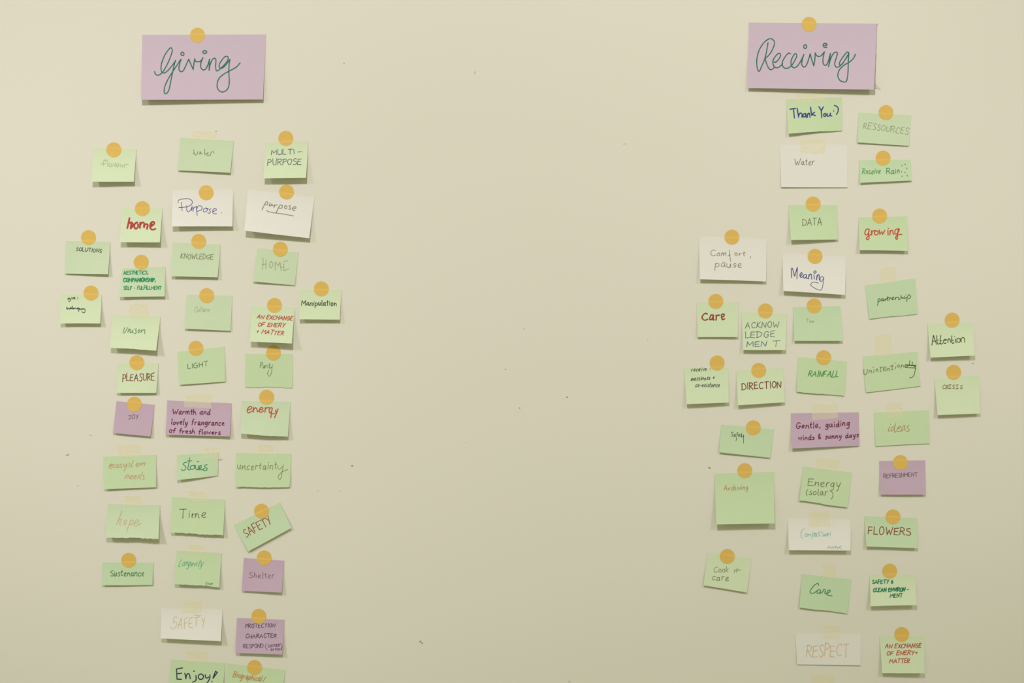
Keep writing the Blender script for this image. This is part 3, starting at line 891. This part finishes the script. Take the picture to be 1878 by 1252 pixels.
N('ACKNOWLEDGEMENT note', 'lime', [(1360, 571.8), (1442.6, 575.3), (1440.9, 641.6), (1363, 641.6)], (5.5, 6),
  'lime green note reading ACKNOWLEDGEMENT broken over three lines', ('dot', 1403.8, 569.9),
  [(text_strokes('T', 'ACKNOW', 718, 407, 1072, 400, 60), 1.2, BLUEBLACK),
   (text_strokes('T', 'LEDGE', 722, 510, 1030, 500, 60), 1.2, BLUEBLACK),
   (text_strokes('T', 'MEN', 735, 604, 943, 594, 54), 1.3, (70, 84, 124)),
   (text_strokes('T', 'T', 1005, 604, 1085, 602, 62), 1.2, BLUEBLACK)])
N('Tea note', 'mint', [(1454.3, 563.4), (1541.6, 560.6), (1545.1, 624.9), (1456.9, 624.9)], (4, 3.8),
  'green note with tiny faint word Tea, below Meaning', ('dot', 1493.3, 560.6),
  [(text_strokes('U', 'Tea', 207, 495, 285, 495, 32), .9, (150, 164, 124))])
N('Attention note', 'lime', [(1701.1, 592.7), (1784.1, 591), (1787.8, 651.7), (1706.6, 655.6)], (5.5, 7),
  'lime green note reading Attention in black, far right', ('dot', 1746.2, 586.8),
  [(raw('at', 'l130,590 205,120;l210,120 290,370 355,560;l160,400 310,405;c365,130 365,350 400,500 460,540 530,490;l365,350 450,340;c565,120 530,350 545,500 600,540 650,490;l530,380 610,375;c690,370 810,362 822,320 730,320 690,390 700,480 770,512 820,480;l895,330 905,470;c900,370 950,280 1000,330 1035,460;c1090,140 1080,350 1100,480 1150,512 1195,460;l1080,350 1170,350;l1245,300 1290,480;l1222,178 1228,196;c1390,260 1330,300 1340,410 1420,465 1490,380 1460,280 1390,260;l1520,270 1540,440;c1520,300 1610,220 1680,270 1710,370 1690,460'), 1.7, (74, 78, 44))])
N('receive note', 'lime', [(1254, 674.1), (1335.8, 674.1), (1336.7, 737.7), (1259.3, 740.9)], (6.5, 5.5),
  'lime green note with three tiny black lines starting receive:', ('dot', 1315.2, 665.3),
  [(text_strokes('T', 'receive :', 157, 860, 355, 850, 48, .2), 1.15, BLACK),
   (text_strokes('T', 'messiness +', 154, 956, 400, 942, 46, .2), 1.2, BLACK),
   (text_strokes('T', 'co-existence', 200, 1020, 453, 1020, 46, .2), 1.15, BLACK)])
N('DIRECTION note', 'lime', [(1349.8, 679.4), (1436.5, 674.1), (1439.1, 737.4), (1353.4, 743)], (6.5, 4.5),
  'lime green note reading DIRECTION in dark red capitals', ('dot', 1391.5, 678.9),
  [(text_strokes('T', 'DIRECTION', 688, 1050, 1098, 1026, 70, .02), 1.7, (122, 46, 40))])
N('RAINFALL note', 'leaf', [(1463.9, 654), (1553.5, 662.6), (1548.4, 726), (1461.1, 718.3)], (2, 1),
  'green note reading RAINFALL in bright green capitals', ('dot', 1510.9, 655.6),
  [(text_strokes('U', 'RAINFALL', 230, 1033, 528, 1042, 58, .25), 1.55, (50, 144, 54))], jag=.3)
N('unintentionally note', 'leaf', [(1582.4, 653.4), (1682.9, 644.6), (1688.4, 707.6), (1588.4, 719.5)], (1, .8),
  'tilted green note reading unintentionally with crossed-out ending', ('tape', [(1603, 615), (1634, 612), (1637, 651), (1606, 655)]),
  [(raw('un', 'c80,420 80,540 120,600 180,520 200,410;l250,450 245,550;c250,490 310,440 330,480 340,540;l420,420 395,530;l375,340 402,347;l500,400 480,500;c490,450 520,400 540,440 555,500;l600,350 710,345;c645,350 625,440 630,490 660,485;c730,420 800,390 800,330 740,360 720,440 770,470 830,430;l870,370 870,470;c872,420 910,380 925,410 940,470;l950,310 1060,305;c1020,265 1010,360 1010,430 1050,410;l1140,320 1110,410;l1095,205 1140,205;o1225,305 35,40;l1320,270 1310,380;c1315,320 1360,270 1385,300 1395,350'), 1.3, (112, 122, 80)),
   (raw('un', 'c1520,280 1450,280 1440,330 1500,330 1540,280;l1605,120 1580,300;l1690,170 1670,310;c1720,270 1740,320 1790,310;l1445,262 1800,285;l1450,278 1795,300;l1440,350 1800,372;c1800,270 1780,420 1740,600 1660,690 1590,685'), 1.35, (80, 90, 54))])
N('CRISIS note', 'lime', [(1713.7, 693.8), (1796.4, 688.3), (1797.9, 758.2), (1719.5, 760.9)], (5.5, 5),
  'lime green note reading CRISIS in small brown capitals, far right', ('dot', 1749.2, 682.4),
  [(text_strokes('V', 'CR', 408, 912, 475, 912, 45), 1.2, (128, 92, 60)), (text_strokes('V', 'S', 515, 910, 540, 910, 43), 1.2, (128, 92, 60)),
   (text_strokes('V', 'S', 600, 912, 627, 912, 40), 1.2, (128, 92, 60)),
   (raw('V', 'l478,868 505,866;l491,867 490,908;l475,910 505,907;l556,870 582,868;l569,869 567,910;l553,912 583,909'), 1.2, (128, 92, 60))])
N('small Safety note', 'mint', [(1323.1, 778.3), (1419.5, 787), (1412.6, 839.3), (1319.3, 829.1)], (3, 2),
  'tilted mint green note reading Safety in thin dark script', ('dot', 1381.6, 784.1),
  [(text_strokes('W', 'Safet', 316, 312, 420, 318, 44, .05), 1.1, (66, 76, 60)),
   (raw('W', 'c418,295 418,315 428,318 436,300;l437,298 436,378;c366,320 368,345 362,356'), 1.05, (66, 76, 60))])
N('gentle winds note', 'purple', [(1450.5, 757.7), (1575.1, 756), (1576.3, 817.2), (1452.6, 822.3)], (5.5, 1.5),
  'mauve note about gentle winds and sunny days', ('tape', [(1489, 741), (1537.5, 740), (1537, 766), (1490, 770.5)]),
  [(text_strokes('X', 'Gentle, guiding', 178, 336, 765, 303, 68, .08), 1.75, (112, 40, 66)),
   (text_strokes('X', 'winds & sunny days', 205, 460, 862, 425, 56, .08), 1.75, (112, 40, 66))], bow=.1)
N('ideas note', 'leaf', [(1603.1, 756.5), (1703.7, 751.5), (1705.1, 813), (1606.1, 818)], (1, 1),
  'flat green note reading ideas in orange pen', ('tape', [(1625, 739), (1655, 737.5), (1656, 766), (1627, 766.5)]),
  [(raw('id', 'c410,330 340,450 300,560 340,632 420,560;l430,200 482,207;c680,330 580,360 490,500 490,610 560,600 660,470;c765,150 720,300 690,480 690,660 720,680 790,630;c870,470 970,440 1060,370 1030,310 920,360 860,480 850,590 920,650 1010,640 1080,590;c1220,280 1150,420 1100,540 1130,620 1200,540 1300,430 1332,290 1250,280;c1330,330 1290,450 1330,540 1390,520;c1590,250 1500,310 1480,400 1590,510 1600,570 1500,640 1400,650'), 1.35, (176, 140, 98))])
N('Archiving note', 'leaf', [(1310.3, 868.4), (1419.5, 865), (1420.9, 959.5), (1314.1, 961.4)], (10, 10),
  'large green note reading Archiving in small orange script', ('dot', 1366, 862.7),
  [(text_strokes('W', 'Archiving', 247, 831, 478, 822, 52, .12), 1.15, (186, 136, 98))])
N('Energy solar note', 'leaf', [(1473.3, 855), (1562.5, 866.2), (1554.1, 930.4), (1466.1, 917)], (3, 2),
  'tilted green note reading Energy (solar) in grey pen', ('tape', [(1499, 839), (1540, 843), (1538, 864), (1497, 860)]),
  [(text_strokes('X', 'Energy', 310, 950, 660, 975, 78, .05, xh=.62), 1.3, (104, 114, 76)),
   (text_strokes('X', '(solar', 285, 1058, 522, 1060, 62, .05, xh=.7), 1.25, (104, 114, 76)),
   (raw('X', 'c548,1010 578,1035 580,1075 560,1105'), 1.25, (104, 114, 76))], jag=.45)
N('REFRESHMENT note', 'purple', [(1612.5, 845), (1696.9, 843.7), (1697.8, 906.6), (1615.1, 906.6)], (3.5, 4),
  'mauve note reading REFRESHMENT in thin capitals', ('dot', 1651.4, 847.7),
  [(text_strokes('b', 'REFRESHMENT', 458, 642, 1165, 606, 88, .08), 1.15, (112, 88, 96))])
N('Compassion note', 'white', [(1444.9, 951), (1560, 952.7), (1560, 1009.3), (1446.7, 1008.6)], (7.5, 7),
  'white note reading Compassion in pale teal', ('tape', [(1483, 938), (1522.5, 937), (1523, 965), (1484, 966)]),
  [(raw('co', 'c240,110 160,170 110,300 120,430 170,500;c300,300 260,400 330,420 350,330 290,300;l350,320 350,420;c355,370 400,320 420,400;c420,370 470,320 500,400;l560,270 540,490;c560,300 650,270 680,330 590,400;c700,300 620,330 640,410 700,400 712,290;l712,290 725,420;c850,230 790,290 850,370 770,400;c900,220 960,300 1000,380 920,400;l1040,320 1030,400;c1100,300 1060,370 1120,390 1142,310 1100,300;l1170,310 1150,400;c1160,350 1220,280 1262,300 1250,380'), 1.3, (138, 194, 182)),
   (raw('co', 'c1130,890 1190,790 1210,880 1270,820 1290,880 1340,820 1360,890 1400,820 1480,790 1450,880 1530,820 1540,890 1600,830 1690,790 1610,850 1700,910'), 1.1, (156, 188, 160))])
N('FLOWERS note', 'mint', [(1585.5, 946), (1681.7, 950.1), (1683.1, 1004.9), (1589.1, 1001.9)], (5.5, 5),
  'mint green note reading FLOWERS in dark red capitals', ('dot', 1637.9, 947.5),
  [(text_strokes('Y', 'FLOWERS', 922, 447, 1362, 466, 78, .02), 1.7, (136, 58, 36))])
N('cook it care note', 'lime', [(1298, 1013.3), (1377.6, 1023.8), (1370, 1086.2), (1290.2, 1073)], (3, 3),
  'tilted lime green note reading Cook it care in pencil', ('dot', 1333.9, 1020),
  [(text_strokes('a', 'Cook', 442, 662, 750, 672, 112, .05, xh=.6), 1.1, (128, 134, 90)),
   (raw('a', 'l880,640 872,680;c935,580 925,630 920,675;l870,628 1000,625'), 1.1, (118, 124, 84)),
   (text_strokes('a', 'care', 412, 838, 755, 850, 145, .05), 1.2, (110, 118, 78))])
N('green Care note', 'mint', [(1470.3, 1052), (1562, 1062), (1554.2, 1124.4), (1466.4, 1113.4)], (3, 1.6),
  'tilted green note reading Care in dark green script', ('tape', [(1510.5, 1031), (1533, 1033.5), (1534, 1060), (1509, 1058)]),
  [(raw('Z', 'c402,242 395,222 360,240 320,290 315,316 345,325 388,298;c415,286 387,298 390,326 413,318 422,290;c422,290 420,325 445,308 456,284 472,293 466,318 478,332 500,320 520,308 515,290 490,308 492,338 515,348 542,352'), 1.7, (44, 130, 82))], jag=.4)
N('clean environment note', 'lime', [(1595, 1053.9), (1679.2, 1053.1), (1681.5, 1109.3), (1596.7, 1111.2)], (8, 8.5),
  'lime green note reading SAFETY and CLEAN ENVIRONMENT in thick green', ('dot', 1631.8, 1046.9),
  [(text_strokes('Y', 'SAFETY &', 965, 966, 1182, 965, 38), 1.75, (40, 126, 88)),
   (text_strokes('Y', 'CLEAN ENVIRON', 975, 1052, 1308, 1047, 38), 1.9, (40, 126, 88)), (raw('Y', 'l1325,1028 1348,1026'), 1.6, (40, 126, 88)),
   (text_strokes('Y', 'MENT', 1153, 1112, 1280, 1106, 38), 1.8, (40, 126, 88))])
N('RESPECT note', 'white', [(1459, 1161.6), (1578.6, 1162.1), (1578.6, 1219.8), (1461.9, 1218)], (1.4, 1.4),
  'flat white note reading RESPECT in pale orange capitals', ('tape', [(1511, 1145), (1541, 1146), (1540, 1171), (1510, 1171)]),
  [(text_strokes('Z', 'RESPECT', 278, 980, 712, 974, 125, .06), 1.15, (214, 168, 130))])
N('right exchange note', 'lime', [(1613, 1166.6), (1695.2, 1165.7), (1695.7, 1234.3), (1618, 1234)], (7.5, 8.5),
  'lime green red-lettered AN EXCHANGE note in the lower right corner', ('dot', 1653.8, 1163),
  [(text_strokes('Z', 'AN EXCHANGE', 1090, 890, 1462, 885, 42, .2), 1.55, (182, 74, 48)),
   (text_strokes('Z', 'OF ENERY+', 1105, 968, 1422, 956, 42, .2), 1.55, (182, 74, 48)),
   (text_strokes('Z', 'MATTER', 1135, 1046, 1342, 1042, 44, .2), 1.55, (182, 74, 48))])

NOTE_BY = {}
built = []
for k, (short, paper, quad, drop, desc, fix, lines, kw) in enumerate(NOTES):
    n = Note(quad, drop, seed=k + 3, **kw)
    title = 'title' in short
    side = 'Giving' if quad[0][0] < 900 else 'Receiving'
    o = build_note('title_card' if title else 'paper_note', n, PAPER[paper], desc, 'card' if title else 'note',
                   'lilac title cards' if title else 'notes under the %s card' % side)
    for i, (st, w, rgb) in enumerate(lines):
        write(n, o, st, w, rgb)
    NOTE_BY[short] = (n, o)
    built.append((short, n, fix))

for short, n, fix in built:
    if fix[0] == 'dot':
        dot_sticker(fix[1], fix[2], [n], 'round gold dot sticker over the top edge of the %s' % (short + ' card' if 'title' in short else short))
    else:
        tape_strip(fix[1], [n], 'pale tape strip over the top edge of the %s' % short, crease='white Water' in short)
tape_strip([(1488, 1236.5), (1531, 1237), (1531, 1266), (1487, 1266)], [],
           'pale tape strip cut by the bottom edge, below the RESPECT note')

# torn fibres at the lower right of the Receiving card
n, o = NOTE_BY['Receiving title']
FIB = paper_mat('torn_brown_fibre', (0.25, 0.19, 0.10))


def fibre(pts, r):
    V, F = [], []
    for i, (x, y, h) in enumerate(pts):
        for k in range(6):
            t = k * math.pi / 3
            V.append(P3(x + r * math.cos(t) * .7, y + r * math.cos(t) * .7, h + r * math.sin(t)))
    for i in range(len(pts) - 1):
        for k in range(6):
            a, b = i * 6 + k, i * 6 + (k + 1) % 6
            F.append((a, b, b + 6, a + 6))
    c = o.location
    V = [(v[0] - c[0], v[1] - c[1], v[2] - c[2]) for v in V]
    f = make_obj('torn_fibre', V, F, FIB)
    f.parent = o
    fix_normals(f)


fibre([(1603.6, 149, 5.6), (1605.5, 151, 5.4), (1607.5, 154, 4.5)], .55)
fibre([(1603.4, 158, 6), (1606, 156.5, 5), (1609, 157.5, 4), (1612.5, 160, 3), (1615.4, 163.4, 2)], .5)
fibre([(1607.6, 154, 4.5), (1609.5, 157, 4), (1610.5, 158.5, 3.6)], .4)


def torn_edge():
    """the rough right edge of the Receiving card, bent back a little"""
    rnd = random.Random(5)
    E = [(1609.1, 43.4), (1607.6, 49), (1607.0, 68), (1606.3, 92), (1605.2, 120), (1604.2, 140), (1603.2, 163.6)]
    pts = resample(E, 2.0)
    V, F = [], []
    for i, (x, y) in enumerate(pts):
        u, v = n.uv(x, y)
        h = n.h(min(u, 1), v)
        w = 0.8 + rnd.uniform(-.4, .4)
        V += [P3(x - 0.5, y, h + .06), P3(x + .15 + rnd.uniform(-.15, .2), y, h + .05), P3(x + w, y, h - 0.6)]
    for i in range(len(pts) - 1):
        for k in (0, 1):
            a = i * 3 + k
            F.append((a, a + 3, a + 4, a + 1))
    c = o.location
    V = [(v[0] - c[0], v[1] - c[1], v[2] - c[2]) for v in V]
    e = make_obj('torn_edge', V, F, paper_mat('torn_mauve_edge', (0.42, 0.35, 0.30)))
    e.parent = o
    e['label'] = 'rough brownish torn edge'


torn_edge()
